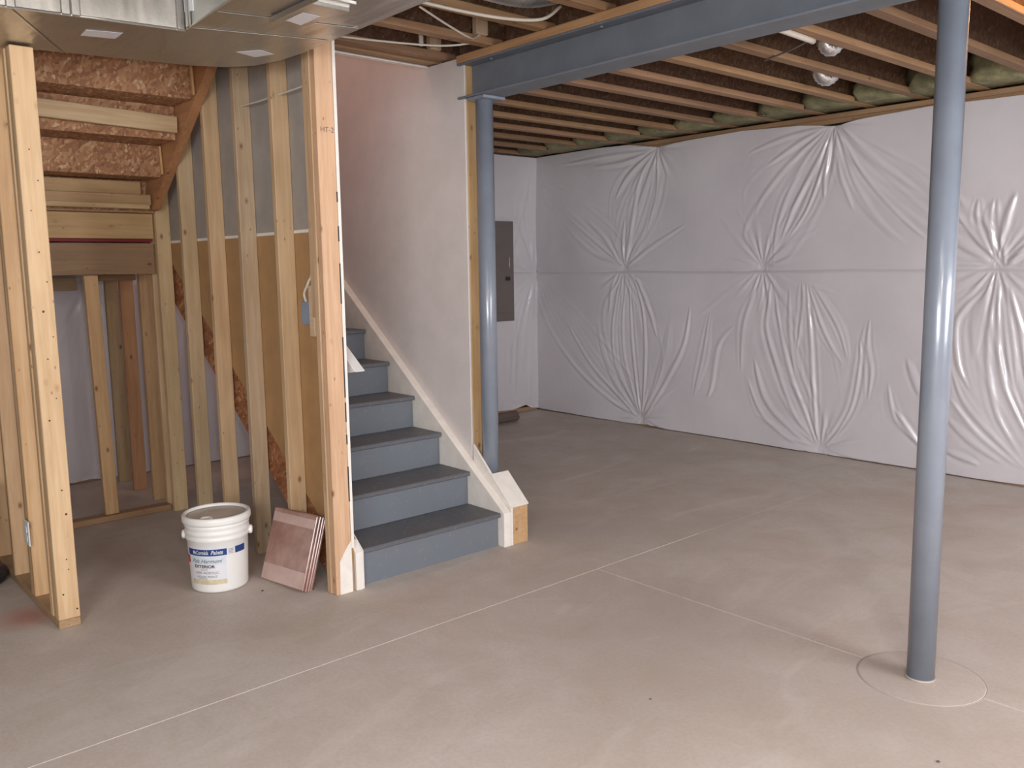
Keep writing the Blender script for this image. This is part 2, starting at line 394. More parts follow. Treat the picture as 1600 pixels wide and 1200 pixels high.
# ------------------------------------------------------------------ the plastic vapour barrier, with its pleats modelled
def hermite(poly, n=10):
    P = [np.array(p, float) for p in poly]; out = []
    if len(P) == 2: P = [P[0], (P[0] + P[1]) / 2, P[1]]
    for i in range(len(P) - 1):
        p0, p1, p2, p3 = P[max(i - 1, 0)], P[i], P[i + 1], P[min(i + 2, len(P) - 1)]
        for j in range(n):
            t = j / n
            out.append(0.5 * (2 * p1 + (p2 - p0) * t + (2 * p0 - 5 * p1 + 4 * p2 - p3) * t * t + (3 * p1 - p0 - 3 * p2 + p3) * t ** 3))
    out.append(P[-1]); return np.array(out)
def sheet(name, u0, u1, topf, botf, folds, place, du=0.0046, dz=0.0072, pins=(), seam=0.958, seed=1, strands=()):
    nu = int((u1 - u0) / du) + 1; zt = 1.76; nz = int(zt / dz) + 1
    U, Z = np.meshgrid(np.linspace(u0, u1, nu), np.linspace(0, zt, nz), indexing='ij')
    rs = np.random.RandomState(seed)
    Hh = np.zeros_like(U)
    # soft pillowing between the fixing lines
    Hh += 0.010 * np.abs(np.sin(math.pi * np.clip(np.where(Z > seam, (Z - seam) / (1.74 - seam), Z / seam), 0, 1))) ** 0.7
    for kx in range(9):
        a, b, c = rs.uniform(1, 7), rs.uniform(-4, 4), rs.uniform(0, 6.28)
        Hh += 0.0012 * np.sin(a * U * 2 + b * Z * 2 + c)
    lu, lz = U[:, 0], Z[0, :]
    full = []
    for f in folds:
        full.append((f, 1.0))
        for s_ in (-1, 1):
            if rs.rand() < 0.8:
                o = s_ * rs.uniform(0.014, 0.034); n_ = len(f)
                g_ = [[q[0] + o * math.sin(math.pi * (0.15 + 0.7 * i / max(1, n_ - 1))) - (0.35 * o if 0 else 0), q[1] + rs.uniform(-0.01, 0.01)] for i, q in enumerate(f)]
                full.append((g_, rs.uniform(0.3, 0.65)))
    for (a, b) in strands:                       # faint long pleats running from pin to pin
        for k in range(9):
            o = (k - 4) * 0.035 + rs.uniform(-0.012, 0.012); my = rs.uniform(0.35, 0.65)
            if rs.rand() < 0.4: a2, b2 = a, (b[0] + o * 0.8, b[1] + (a[1] - b[1]) * rs.uniform(0.1, 0.5))
            else: a2, b2 = a, b
            full.append(([a2, [a2[0] + (b2[0] - a2[0]) * my * 0.6 + o, a2[1] + (b2[1] - a2[1]) * my * 0.6], [a2[0] + (b2[0] - a2[0]) * my * 1.4 + o, a2[1] + (b2[1] - a2[1]) * my * 1.4], b2], rs.uniform(0.18, 0.42)))
    for (pu, pz) in pins:                        # and short fans of them about each pin
        for k in range(13):
            an = rs.uniform(0, 2 * math.pi); ln = rs.uniform(0.15, 0.55)
            if abs(math.sin(an)) < 0.25: continue
            e = [pu + math.cos(an) * ln, pz + math.sin(an) * ln]
            full.append(([[pu, pz], [pu + 0.5 * (e[0] - pu) + rs.uniform(-0.02, 0.02), pz + 0.5 * (e[1] - pz)], e], rs.uniform(0.15, 0.35)))
    for fi, (f, fw) in enumerate(full):
        pts = hermite(f, 12); L = len(pts)
        wgt = fw * (rs.uniform(0.9, 1.5) if fw == 1.0 else rs.uniform(0.6, 1.4))
        w0 = 0.0070 * rs.uniform(0.85, 1.3)
        i0 = np.searchsorted(lu, pts[:, 0].min() - 0.08); i1 = np.searchsorted(lu, pts[:, 0].max() + 0.08)
        j0 = np.searchsorted(lz, pts[:, 1].min() - 0.08); j1 = np.searchsorted(lz, pts[:, 1].max() + 0.08)
        if i1 <= i0 or j1 <= j0: continue
        uu, zz = U[i0:i1, j0:j1], Z[i0:i1, j0:j1]
        best = np.full(uu.shape, 9.0); bt = np.zeros(uu.shape)
        for k in range(L - 1):
            a, b = pts[k], pts[k + 1]; d = b - a; l2 = d @ d + 1e-12
            t = np.clip(((uu - a[0]) * d[0] + (zz - a[1]) * d[1]) / l2, 0, 1)
            ds = np.hypot(uu - a[0] - t * d[0], zz - a[1] - t * d[1])
            mk = ds < best; best[mk] = ds[mk]; bt[mk] = ((k + t) / (L - 1))[mk]
        wd = w0 * (0.55 + 0.9 * np.sin(math.pi * bt))
        env = np.minimum(1, 4.5 * bt + 0.25) * np.minimum(1, 5 * (1 - bt) + 0.12)
        q = best / wd
        Hh[i0:i1, j0:j1] += 0.0038 * wgt * env * (np.exp(-q * q) - 0.35 * np.exp(-((q - 2.0) / 0.9) ** 2))
    for (pu, pz) in pins:
        rr = np.hypot(U - pu, Z - pz); an = np.arctan2(Z - pz, U - pu)
        ph = rs.uniform(0, 6.28)
        Hh -= 0.016 * np.exp(-(rr / 0.05) ** 1.2)
        Hh += 0.0024 * np.exp(-((rr - 0.10) / 0.10) ** 2) * (np.sin(an * 17 + ph) + 0.6 * np.sin(an * 29 + 2 * ph))
    # strap line where the two courses of plastic lap
    q = (Z - seam - 0.003 * np.sin(U * 5)) / 0.009
    Hh = Hh * (1 - 0.75 * np.exp(-(q / 1.6) ** 2)) + 0.0045 * (np.tanh(-q * 1.5) + 1) * np.exp(-np.maximum(-q, 0) / 6) - 0.006 * np.exp(-((q - 1.2) / 0.8) ** 2)
    Hh = np.maximum(Hh, -0.012)
    top = np.array([topf(u) for u in lu]); bot = np.array([botf(u) for u in lu])
    ZZ = bot[:, None] + (top - bot)[:, None] * (Z / zt) if False else np.clip(Z, bot[:, None], top[:, None])
    co = place(U, Hh, ZZ) * S
    idx = np.arange(nu * nz).reshape(nu, nz)
    dz_ok = (ZZ[:-1, 1:] - ZZ[:-1, :-1] > 1e-5) | (ZZ[1:, 1:] - ZZ[1:, :-1] > 1e-5)
    q = np.stack([idx[:-1, :-1], idx[1:, :-1], idx[1:, 1:], idx[:-1, 1:]], -1)[dz_ok]
    used = np.unique(q); remap = np.zeros(nu * nz, int); remap[used] = np.arange(len(used)); q = remap[q]; co = co.reshape(-1, 3)[used]
    me = bpy.data.meshes.new(name)
    me.vertices.add(len(used)); me.vertices.foreach_set('co', co.reshape(-1).astype(np.float32))
    me.loops.add(q.size); me.loops.foreach_set('vertex_index', q.reshape(-1).astype(np.int32))
    me.polygons.add(len(q)); me.polygons.foreach_set('loop_start', (np.arange(len(q)) * 4).astype(np.int32))
    me.polygons.foreach_set('use_smooth', np.ones(len(q), bool))
    me.update(calc_edges=True); me.validate()
    o = link(name, me, 'poly'); return o
FOLDS_BACK = [[[-3.395,1.692],[-3.476,1.482],[-3.576,1.257],[-3.653,0.991]],[[-3.395,1.681],[-3.388,1.475],[-3.435,1.289],[-3.474,1.195]],[[-3.419,1.684],[-3.527,1.524],[-3.577,1.335],[-3.602,1.18],[-3.648,1.003]],[[-3.429,1.673],[-3.603,1.55],[-3.708,1.421]],[[-3.453,1.668],[-3.655,1.632],[-3.898,1.627]],[[-3.478,1.682],[-3.735,1.686],[-4.186,1.67]],[[-3.669,1.003],[-3.843,1.128],[-4.189,1.37]],[[-3.669,1.007],[-3.815,1.187],[-3.955,1.295]],[[-3.68,1.015],[-3.899,1.088],[-4.13,1.241]],[[-3.648,1.003],[-3.654,1.142],[-3.639,1.299]],[[-3.637,0.991],[-3.424,1.116],[-3.163,1.238]],[[-3.707,0.943],[-3.744,0.862],[-3.76,0.699]],[[-3.68,0.943],[-3.706,0.782],[-3.733,0.576],[-3.705,0.372],[-3.597,0.175],[-3.517,0.04]],[[-3.627,0.943],[-3.652,0.661],[-3.635,0.418],[-3.571,0.219],[-3.517,0.06]],[[-3.601,0.943],[-3.584,0.664],[-3.561,0.423],[-3.534,0.222],[-3.512,0.061]],[[-3.575,0.935],[-3.496,0.746],[-3.469,0.509],[-3.477,0.268],[-3.507,0.041]],[[-3.549,0.935],[-3.446,0.747],[-3.369,0.554]],[[-3.872,0.654],[-3.788,0.408],[-3.651,0.169],[-3.528,0.039]],[[-4.196,0.686],[-3.959,0.396],[-3.732,0.203],[-3.544,0.057]],[[-4.459,0.857],[-4.321,0.594],[-4.077,0.345],[-3.788,0.156],[-3.57,0.054]],[[-3.133,0.755],[-3.176,0.526],[-3.317,0.282],[-3.476,0.057]],[[-3.273,0.675],[-3.319,0.439],[-3.416,0.193]],[[-2.831,0.654],[-2.928,0.54],[-2.967,0.314],[-2.997,0.236]],[[-2.997,0.721],[-3.037,0.459],[-3.101,0.225]],[[-2.284,1.678],[-2.419,1.529],[-2.523,1.341],[-2.575,1.177],[-2.597,0.981]],[[-2.277,1.671],[-2.364,1.491],[-2.466,1.305],[-2.547,1.126]],[[-2.27,1.67],[-2.328,1.456],[-2.403,1.268],[-2.498,1.141]],[[-2.263,1.669],[-2.303,1.454],[-2.306,1.327]],[[-2.256,1.668],[-2.224,1.447],[-2.15,1.254]],[[-2.242,1.667],[-2.108,1.436],[-1.941,1.242],[-1.784,1.1]],[[-2.222,1.664],[-2.046,1.492],[-1.824,1.324]],[[-2.291,1.679],[-2.458,1.613],[-2.643,1.517]],[[-2.297,1.68],[-2.533,1.654],[-2.763,1.597]],[[-2.249,1.667],[-2.156,1.41],[-2.034,1.216],[-1.872,1.073]],[[-2.606,0.912],[-2.611,0.802],[-2.619,0.662],[-2.567,0.49],[-2.451,0.221],[-2.31,0.031]],[[-2.587,0.905],[-2.532,0.631],[-2.456,0.395],[-2.367,0.196],[-2.303,0.032]],[[-2.416,0.899],[-2.409,0.772],[-2.435,0.551]],[[-2.39,0.889],[-2.36,0.639],[-2.337,0.371],[-2.303,0.032]],[[-2.38,0.889],[-2.281,0.643],[-2.177,0.484]],[[-2.354,0.889],[-2.212,0.679],[-2.155,0.518]],[[-2.665,0.905],[-2.761,0.692],[-2.775,0.404]],[[-2.694,0.482],[-2.607,0.24],[-2.362,0.041]],[[-2.733,0.371],[-2.625,0.166],[-2.407,0.024]],[[-2.49,0.872],[-2.479,0.634],[-2.437,0.396]],[[-2.046,0.717],[-2.05,0.59],[-2.025,0.463],[-2.036,0.317]],[[-2.091,0.619],[-2.086,0.491],[-2.127,0.258],[-2.26,0.039]],[[-1.935,0.407],[-1.897,0.252],[-1.798,0.138]],[[-1.847,0.539],[-1.778,0.359]],[[-1.898,0.284],[-1.766,0.111]],[[-1.45,0.964],[-1.554,1.022],[-1.668,1.097]],[[-1.455,0.97],[-1.572,1.108],[-1.66,1.212]],[[-1.45,0.961],[-1.69,0.972]],[[-1.466,0.978],[-1.562,1.164],[-1.568,1.277]],[[-1.462,0.992],[-1.508,1.161],[-1.501,1.272]],[[-1.446,0.978],[-1.443,1.158],[-1.412,1.294]],[[-1.433,0.978],[-1.349,1.073]],[[-1.519,0.879],[-1.597,0.791],[-1.634,0.702],[-1.611,0.526],[-1.555,0.412]],[[-1.498,0.879],[-1.539,0.735],[-1.543,0.56]],[[-1.479,0.879],[-1.49,0.737],[-1.487,0.535],[-1.435,0.307],[-1.319,0.119]],[[-1.461,0.88],[-1.45,0.681],[-1.411,0.454],[-1.299,0.208]],[[-1.44,0.88],[-1.398,0.683],[-1.364,0.458]],[[-1.414,0.88],[-1.359,0.685],[-1.326,0.462]],[[-1.638,0.494],[-1.574,0.35],[-1.428,0.19],[-1.29,0.066]],[[-1.646,0.373],[-1.511,0.208],[-1.317,0.076]],[[-1.656,0.28],[-1.537,0.175],[-1.396,0.092]],[[-1.648,0.113],[-1.504,0.075]]]
FOLDS_LEFT = [[[4.162,0.938],[4.05,0.729],[3.955,0.382]],[[4.162,0.938],[4.091,0.639],[4.023,0.198]],[[4.162,0.938],[4.125,0.548],[4.118,0.052]],[[4.151,0.991],[4.041,1.208],[3.973,1.335]],[[4.156,1.726],[4.062,1.38],[3.939,1.079]],[[4.156,0.955],[3.966,0.958]],[[3.928,0.516],[3.908,0.12]],[[3.988,0.556],[3.967,0.114]]]
def interp(tab):
    xs = [a for a, b in tab]; ys = [b for a, b in tab]
    return lambda u: float(np.interp(u, xs, ys))
top_back = interp([(-4.45, 1.742), (-4.07, 1.745), (-3.84, 1.744), (-3.6, 1.735), (-3.395, 1.70), (-3.2, 1.712), (-2.807, 1.722), (-2.46, 1.704), (-2.26, 1.679), (-2.118, 1.696), (-1.81, 1.708), (-1.41, 1.700), (-0.9, 1.71), (-0.4, 1.69), (0.3, 1.72), (1.8, 1.72)])
bot_back = interp([(-4.45, 0.010), (-4.08, 0.006), (-3.6, 0.003), (-3.45, 0.014), (-3.3, 0.004), (-2.7, 0.006), (-2.3, 0.004), (-1.9, 0.008), (-1.5, 0.005), (-1.3, 0.012), (1.8, 0.006)])
more = [[[u + 2.42, z] for u, z in f] for f in FOLDS_BACK if f[0][0] > -3.1]
more = [f for f in more if max(q[0] for q in f) < 1.6 and min(q[0] for q in f) > -1.15]
pin_back = [(-3.653, 0.985), (-2.66, 0.985), (-1.475, 0.985), (-3.395, 1.70), (-2.27, 1.69), (-2.29, 0.03), (-3.51, 0.05), (-0.3, 0.985), (0.7, 0.985), (0.1, 0.03)]
sb = sheet('plastic_sheet', XL + 0.002, XR - 0.01, top_back, bot_back, FOLDS_BACK + more, lambda U, Hh, Z: np.stack([U, YB - 0.003 - Hh, Z], -1), pins=pin_back,
    strands=[((-3.395, 1.70), (-3.653, 0.99)), ((-3.66, 0.93), (-3.51, 0.05)), ((-2.27, 1.69), (-2.66, 0.99)), ((-2.64, 0.93), (-2.29, 0.03)), ((-2.27, 1.69), (-1.50, 1.0)), ((-1.475, 0.93), (-1.2, 0.04)), ((-4.43, 0.94), (-3.55, 0.04)), ((-4.44, 1.6), (-3.68, 1.0)), ((-0.3, 0.94), (0.1, 0.03))])
tag(sb, 'wide wrinkled white plastic sheet covering the long back wall behind the columns', 'plastic sheet')
top_left = interp([(-1.5, 1.74), (4.2, 1.74)])
bot_left = interp([(-1.5, 0.004), (1.05, 0.006), (1.22, 0.012), (1.27, 0.004), (3.5, 0.006), (3.80, 0.030), (3.95, 0.026), (4.08, 0.046), (4.13, 0.020), (4.2, 0.01)])
sl = sheet('plastic_sheet', YF + 0.01, YB - 0.004, top_left, bot_left, FOLDS_LEFT, lambda U, Hh, Z: np.stack([XL + 0.003 + Hh, U, Z], -1), du=0.012, dz=0.012, pins=[(4.16, 0.955), (4.12, 0.03), (3.0, 0.955), (1.25, 0.955), (1.2, 0.03), (0.2, 0.955)], seed=4,
    strands=[((4.16, 0.93), (4.10, 0.05)), ((4.15, 1.70), (4.16, 0.99)), ((3.0, 1.70), (3.0, 0.99)), ((3.0, 0.93), (3.3, 0.04)), ((1.3, 0.93), (1.2, 0.04)), ((1.8, 0.93), (1.85, 0.04)), ((4.16, 0.99), (3.5, 1.5))])
tag(sl, 'white plastic sheet on the left end wall behind the electrical panel and stair framing', 'plastic sheet')

# ------------------------------------------------------------------ steel columns and beam
def column(x, y, label, ztop=1.6):
    t = thing('steel_column', (x, y, 0), label, 'column', 'steel columns under the beam')
    r = 0.0315
    def cyl(name, r, z0, z1, mat='steel', seg=40):
        o = lathe(name, [(0, z0), (r, z0), (r, z1), (0, z1)], (x, y, 0), mat, t, seg, False)
        for p in o.data.polygons:
            if abs(p.normal.z) < 0.5: p.use_smooth = True
        return o
    cyl('shaft', r, 0.006, ztop - 0.012)
    box('cap_plate', (x - 0.034, y - 0.05, ztop - 0.012), (x + 0.058, y + 0.05, ztop - 0.001), 'steel', t)
    cyl('base_collar', r + 0.003, 0.001, 0.006, 'pad')
    return t
column(-0.843, 2.06, 'grey blue steel column standing free on the concrete, nearest the camera')
column(-2.447, 2.06, 'grey blue steel column beside the end of the pink stairwell wall', 1.6)
pad = lathe('column_pad', [(0.142, -0.004), (0.142, 0.0003), (0.139, 0.0008), (0, 0.0008)], (-0.843, 2.06, 0), 'floor', None, 64)
pad.data.transform(Matrix.Translation(pad.location)); pad.location = (0, 0, 0); pad.parent = fl; pad.matrix_parent_inverse = fl.matrix_basis.inverted()
ring = lathe('isolation_joint', [(0.1425, 0.0), (0.1425, 0.0004), (0.1445, 0.0004), (0.1445, 0.0)], (-0.843, 2.06, 0), 'pad', None, 64)
ring.color = (0.95, 0.93, 0.9, 1); keep(ring, fl); ring.matrix_parent_inverse = fl.matrix_basis.inverted()
bt = thing('steel_beam', (-0.5, 2.06, 1.6), 'long grey blue painted steel beam carrying the joists', 'beam')
BX0, BX1 = -2.535, XR - 0.02
box('bottom_flange', (BX0, 2.06 - 0.052, 1.600), (BX1, 2.06 + 0.052, 1.607), 'beam', bt, 0.002)
box('top_flange', (BX0, 2.06 - 0.052, 1.716), (BX1, 2.06 + 0.052, 1.723), 'beam', bt, 0.002)
box('web', (BX0, 2.06 - 0.003, 1.607), (BX1, 2.06 + 0.003, 1.716), 'beam', bt, 0.001)
board('top_plate', (BX0, 2.06, 1.7365), (BX1, 2.06, 1.7365), (0, 1, 0), 0.108, 0.0265, 'lvl', bt, (1.15, 1.1, 1.0))
for x in (-2.36, -1.85, -1.33):
    o = lathe('bolt', [(0, 0), (0.006, 0), (0.006, 0.005), (0, 0.006)], (x, 2.022, 1.7085), 'beam', bt, 6, False)
# squash blocks and web fillers by the beam
for x, y, z0, z1, mt in ((-2.595, 1.955, JZ + 0.024, JZ + 0.165, 'wood'), (-2.336, 1.955, JZ + 0.024, JZ + 0.165, 'wood')):
    board('squash_block', (x, y, z0), (x, y, z1), (0, 1, 0), 0.05, 0.024, mt, ceil)
board('spacer_block', (-2.583, 1.89, JZ + 0.026), (-2.583, 1.89, JZ + 0.16), (0, 1, 0), 0.016, 0.010, 'white_trim', ceil)

# ------------------------------------------------------------------ framed wall beside the stairs (left of the steps)
YS0, YS1 = 1.305, 1.3625
STZ = 1.405
ws = board('wall_stair_left', (XL + 0.01, (YS0 + YS1) / 2, 1.737), (-2.30, (YS0 + YS1) / 2, 1.737), (0, 1, 0), STUD_W, STUD_T, 'wood'); ws['kind'] = 'structure'
def child(o, par):
    bpy.context.view_layer.update(); o.parent = par; o.matrix_parent_inverse = par.matrix_world.inverted(); return o
def stud(x, y0, y1, z0, z1, par, tint=None, th=STUD_T, lean=0.0):
    """front (towards +X) face at x"""
    o = board('stud', (x - th / 2, (y0 + y1) / 2, z0), (x - th / 2 + lean, (y0 + y1) / 2, z1), (0, 1, 0), y1 - y0, th, 'wood', None, tint)
    return child(o, par)
tints = [(1.02, 0.93, 0.86), (0.98, 0.99, 0.93), (1.02, 0.98, 0.9), (0.95, 0.96, 0.95), (1.04, 0.97, 0.84), (1.0, 0.99, 0.88), (0.98, 0.98, 0.9)]
for x, tn in ((-2.30, (1.04, 0.90, 0.83)), (-2.575, (1.03, 0.97, 0.84)), (-2.842, (0.93, 0.93, 0.9)), (-3.10, (1.04, 0.96, 0.82)), (-3.355, (0.98, 0.96, 0.84)), (-3.625, (0.96, 0.94, 0.78)), (-3.70, (1.02, 0.95, 0.8)), (-3.865, (0.8, 0.68, 0.52)), (-4.12, (0.9, 0.68, 0.52)), (-4.33, (0.7, 0.7, 0.58))):
    stud(x, YS0, YS1, 0.0, 1.7245, ws, tn)
stud(-2.3262, YS0 - 0.004, YS1, 0.0, 1.7245, ws, (1.02, 0.94, 0.84))
stud(-2.352, YS0 - 0.001, YS1, 0.86, 1.7245, ws, (1.0, 0.92, 0.82))
# drywall on the stair side: lower sheet shows its brown back, upper sheet its grey back
def nose(x): return 0.125 + (-2.305 - x) * 0.125 / 0.171
def wallpoly(name, pts, y0, y1, mat, par): return child(prism(name, pts, 'y', y0, y1, mat, None, 0.001), par)
SEAM = 1.123
wallpoly('drywall_sheet', [(-2.303, SEAM + 0.003), (-2.303, 1.745), (XL + 0.02, 1.745), (XL + 0.02, SEAM + 0.003)], YS1 + 0.0008, YS1 + 0.0082, 'drywall_back', ws)
wallpoly('drywall_sheet', [(-2.303, 0.0), (-2.303, SEAM - 0.001), (-3.66, SEAM - 0.001), (-3.67, nose(-3.67) - 0.06), (-2.42, nose(-2.42) - 0.06), (-2.36, 0.0)], YS1 + 0.0008, YS1 + 0.0078, 'brown_board', ws)
wallpoly('drywall_face', [(-2.303, 0.14), (-2.303, 1.745), (XL + 0.02, 1.745), (XL + 0.02, 1.14), (-3.66, nose(-3.66)+0.0), ], YS1 + 0.0083, YS1 + 0.0105, 'drywall', ws)
wallpoly('joint_tape', [(-2.36, SEAM - 0.004), (-2.36, SEAM + 0.006), (-3.9, SEAM + 0.006), (-3.9, SEAM - 0.004)], YS1 + 0.0001, YS1 + 0.0007, 'white_trim', ws)
child(box('corner_bead', (-2.303, YS1 + 0.0008, 0.14), (-2.2995, YS1 + 0.0108, 1.745), 'white_trim', None, 0.001), ws)
# black strips standing in for the shadow in gaps between bead and end stud
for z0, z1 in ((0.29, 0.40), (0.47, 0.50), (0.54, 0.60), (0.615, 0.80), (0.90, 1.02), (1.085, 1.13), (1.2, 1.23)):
    child(box('gap_shadow', (-2.3015, YS1 - 0.003, z0), (-2.2992, YS1 + 0.0015, z1), 'black', None, 0.0005), ws)
# smear of joint compound at the foot of the end stud, printed mill stamp above
child(prism('compound_smear', [(1.318, 0.0), (1.3625, 0.0), (1.3625, 0.165), (1.345, 0.145), (1.320, 0.105)], 'x', -2.3008, -2.2992, 'white_trim', None, 0.0005), ws)

def stamp(body, x, y, z, size):
    cu = bpy.data.curves.new('mill_stamp', 'FONT'); cu.body = body; cu.size = size * S; cu.align_x = 'CENTER'; cu.align_y = 'CENTER'
    tmp = bpy.data.objects.new('mill_stamp', cu); C.objects.link(tmp); bpy.context.view_layer.update()
    me = bpy.data.meshes.new_from_object(tmp.evaluated_get(bpy.context.evaluated_depsgraph_get())); bpy.data.objects.remove(tmp)
    me.materials.clear(); o = link('mill_stamp', me, 'ink'); o.rotation_euler = (math.pi / 2, 0, math.pi / 2); o.location = Vector((x, y, z)) * S
    return child(o, ws)
stamp('HT-2', -2.2994, 1.337, STZ, 0.021)

# ------------------------------------------------------------------ wall on the far side of the stairs
YR = 2.02
HX = -2.735
wr2 = prism('wall_stair_right', [(-2.508, 0.0), (-2.508, 1.745), (HX, 1.745), (HX, 3.2), (XL + 0.02, 3.2), (XL + 0.02, 0.9), (-3.7, 0.9), (-2.9, 0.27), (-2.75, 0.0)], 'y', YR, YR + 0.008, 'drywall'); wr2['kind'] = 'structure'
for i, x in enumerate((-2.508, -2.77, -3.03, -3.29, -3.55, -3.81, -4.07, -4.33)):
    stud(x, YR + 0.009, YR + 0.009 + STUD_W, 0.026 if i else 0.13, 1.72, wr2, (0.98, 0.86, 0.62) if i == 0 else (1, 0.95, 0.85))
child(board('stud', (-2.5065 - STUD_T / 2, YR + 0.009 + STUD_W / 2, 0.0), (-2.5065 - STUD_T / 2, YR + 0.009 + STUD_W / 2, 0.129), (0, 1, 0), STUD_W, STUD_T, 'wood'), wr2)
child(board('plate', (XL + 0.02, YR + 0.038, 0.013), (-2.55, YR + 0.038, 0.013), (0, 1, 0), STUD_W, STUD_T, 'wood'), wr2)
child(board('plate', (XL + 0.02, YR + 0.038, 1.7325), (-2.56, YR + 0.038, 1.7325), (0, 1, 0), STUD_W, STUD_T, 'wood'), wr2)
# low sloped block closing the wall foot next to the bottom step
child(prism('end_block', [(-2.405, 0.0), (-2.405, 0.236), (-2.392, 0.236), (-2.292, 0.135), (-2.292, 0.0)], 'y', 2.03, 2.103, 'wood', None, 0.002), wr2).color = (1.0, 0.86, 0.66, 1)
child(board('end_block_cap', (-2.402, 2.062, 0.246), (-2.2885, 2.062, 0.1405), (0, 1, 0), 0.086, 0.009, 'white_trim'), wr2)
child(prism('end_board', [(-2.50, 0.0), (-2.50, 0.345), (-2.405, 0.250), (-2.2905, 0.140), (-2.2905, 0.0)], 'y', 2.0205, 2.0295, 'white_trim', None, 0.001), wr2)
# header over the bottom of the stairwell, drywall edge under it, and stairwell walls upstairs
child(box('header_drywall', (HX - 0.008, 1.38, JZ - 0.004), (HX, YR - 0.001, 3.2), 'drywall', None), wr2)
child(box('corner_bead', (HX - 0.010, 1.385, JZ - 0.008), (HX + 0.016, YR - 0.002, JZ - 0.0035), 'white_trim', None, 0.001), wr2)
wu = structure('wall_upstairs', box('wall_upstairs', (XL - 0.085, 0.60, JZ + 0.21), (XL - 0.06, YR + 0.1, 3.2), 'drywall'))
child(box('side_wall', (XL - 0.06, 0.60, JZ + 0.21), (HX, 0.63, 3.2), 'drywall', None), wu)
child(box('end_wall', (HX, 0.60, JZ + 0.21), (HX + 0.02, 1.37, 3.2), 'drywall', None), wu)
child(box('stairwell_ceiling', (XL - 0.085, 0.60, 3.2), (HX + 0.02, YR + 0.1, 3.22), 'drywall', None), wu)

# ------------------------------------------------------------------ painted flight of stairs going up to the left
st = thing('staircase', (-2.45, 1.69, 0), 'grey blue painted stairs rising beside the pink wall', 'stairs')
YA, YBB = 1.404, 1.984
for i in range(9):
    xr = -2.322 - 0.171 * i; zt = 0.125 * (i + 1)
    box('riser', (xr - 0.012, YA, zt - 0.125 + (0.0 if i == 0 else 0.0)), (xr, YBB, zt - 0.0165), 'riser', st, 0.001)
    if i < 8:
        box('tread', (xr - 0.171, YA, zt - 0.016), (xr + 0.017, YBB + 0.002, zt), 'tread', st, 0.004)
def stringer_pts(d0, d1, x0=-2.30, x1=-3.70):
    return [(x0, max(0, nose(x0) + d1)), (x1, nose(x1) + d1), (x1, nose(x1) + d0), (-2.475 + 0.0, 0.0) , (x0, 0.0)]
# near carriage of strand lumber seen between the studs
near = [(-2.40, nose(-2.40) - 0.045), (-3.665, nose(-3.665) - 0.045), (-3.665, nose(-3.665) - 0.24), (-2.47, 0.002), (-2.40, 0.002)]
prism('stringer', near, 'y', YS1 + 0.0108, YA - 0.0045, 'osb', st, 0.001).color = (0.86, 0.68, 0.56, 1)
prism('stringer', [(-2.46, 0.002), (-2.44, 0.002), (-3.665, nose(-3.665) - 0.15), (-3.665, nose(-3.665) - 0.24), (-2.52, 0.002)][1:], 'y', YBB - 0.04, YBB - 0.018, 'osb', st, 0.001)
sk = lambda x: 0.257 + 0.775 * (-2.482 - x)
far = [(-2.289, 0.0), (-2.289, 0.125), (-2.36, 0.178), (-2.482, 0.257 + 0.012), (-3.66, sk(-3.66) + 0.012), (-3.66, nose(-3.66) - 0.12), (-2.45, 0.0)]
prism('skirt_board', far, 'y', YBB + 0.001 + 0.001, YR - 0.0005, 'white_trim', st, 0.003)
nearsk = [(-2.296, 0.0), (-2.296, 0.125), (-2.33, 0.152), (-2.38, 0.19), (-2.482, 0.269), (-3.66, sk(-3.66) + 0.012), (-3.66, nose(-3.66) - 0.12), (-2.45, 0.0)]
prism('skirt_board', nearsk, 'y', YA - 0.0045, YA - 0.001, 'white_trim', st, 0.001)
prism('skirt_foot', [(-2.294, 0.0), (-2.294, 0.120), (-2.33, 0.155), (-2.345, 0.155), (-2.345, 0.0)], 'y', YS1 + 0.011, YA - 0.0046, 'white_trim', st, 0.002)

# white handrail on the near stair wall: only its lower end shows
hr = thing('handrail', (-2.42, 1.41, 0.68), 'white handrail end sticking out past the near stair wall', 'handrail')
prism('rail', [(-2.300, 0.690), (-2.325, 0.686), (-2.47, 0.672), (-3.4, 1.36), (-3.4, 1.43), (-2.44, 0.786)], 'y', 1.402, 1.438, 'white_plastic', hr, 0.004)
box('bracket', (-2.70, YS1 + 0.011, 0.84), (-2.68, 1.4018, 0.87), 'white_plastic', hr)

# ------------------------------------------------------------------ landing and the upper flight seen from below
LZ = 1.125
ld = thing('stair_landing', (-4.05, 1.0, 1.0), 'lumber framed stair landing over the low closet', 'landing')
board('rim_joist', (-3.672, 0.672, 1.058), (-3.672, 1.3035, 1.058), (0, 0, 1), 0.124, 0.0245, 'lvl', ld, (0.78, 0.80, 0.80))
box('landing_deck', (XL + 0.05, 0.672, 1.1255), (-3.672, 1.3035, 1.1375), 'redpaint', ld, 0.001)
board('rim_joist', (XL + 0.07, 0.672, 1.058), (XL + 0.07, 1.3035, 1.058), (0, 0, 1), 0.124, 0.0245, 'lvl', ld, (0.8, 0.8, 0.75))
for y in (0.69, 0.95, 1.2):
    board('landing_joist', (XL + 0.085, y, 1.058), (-3.686, y, 1.058), (0, 0, 1), 0.124, 0.0245, 'lvl', ld)
board('ledger', (XL + 0.085, 0.672, 0.955), (XL + 0.085, 1.19, 0.955), (0, 0, 1), 0.0575, 0.0245, 'wood', ld, (0.9, 0.86, 0.75))
board('blocking', (-3.80, 1.115, 0.983), (-3.80, 1.26, 0.983), (1, 0, 0), 0.06, 0.0245, 'lvl', ld, (0.55, 0.5, 0.45))
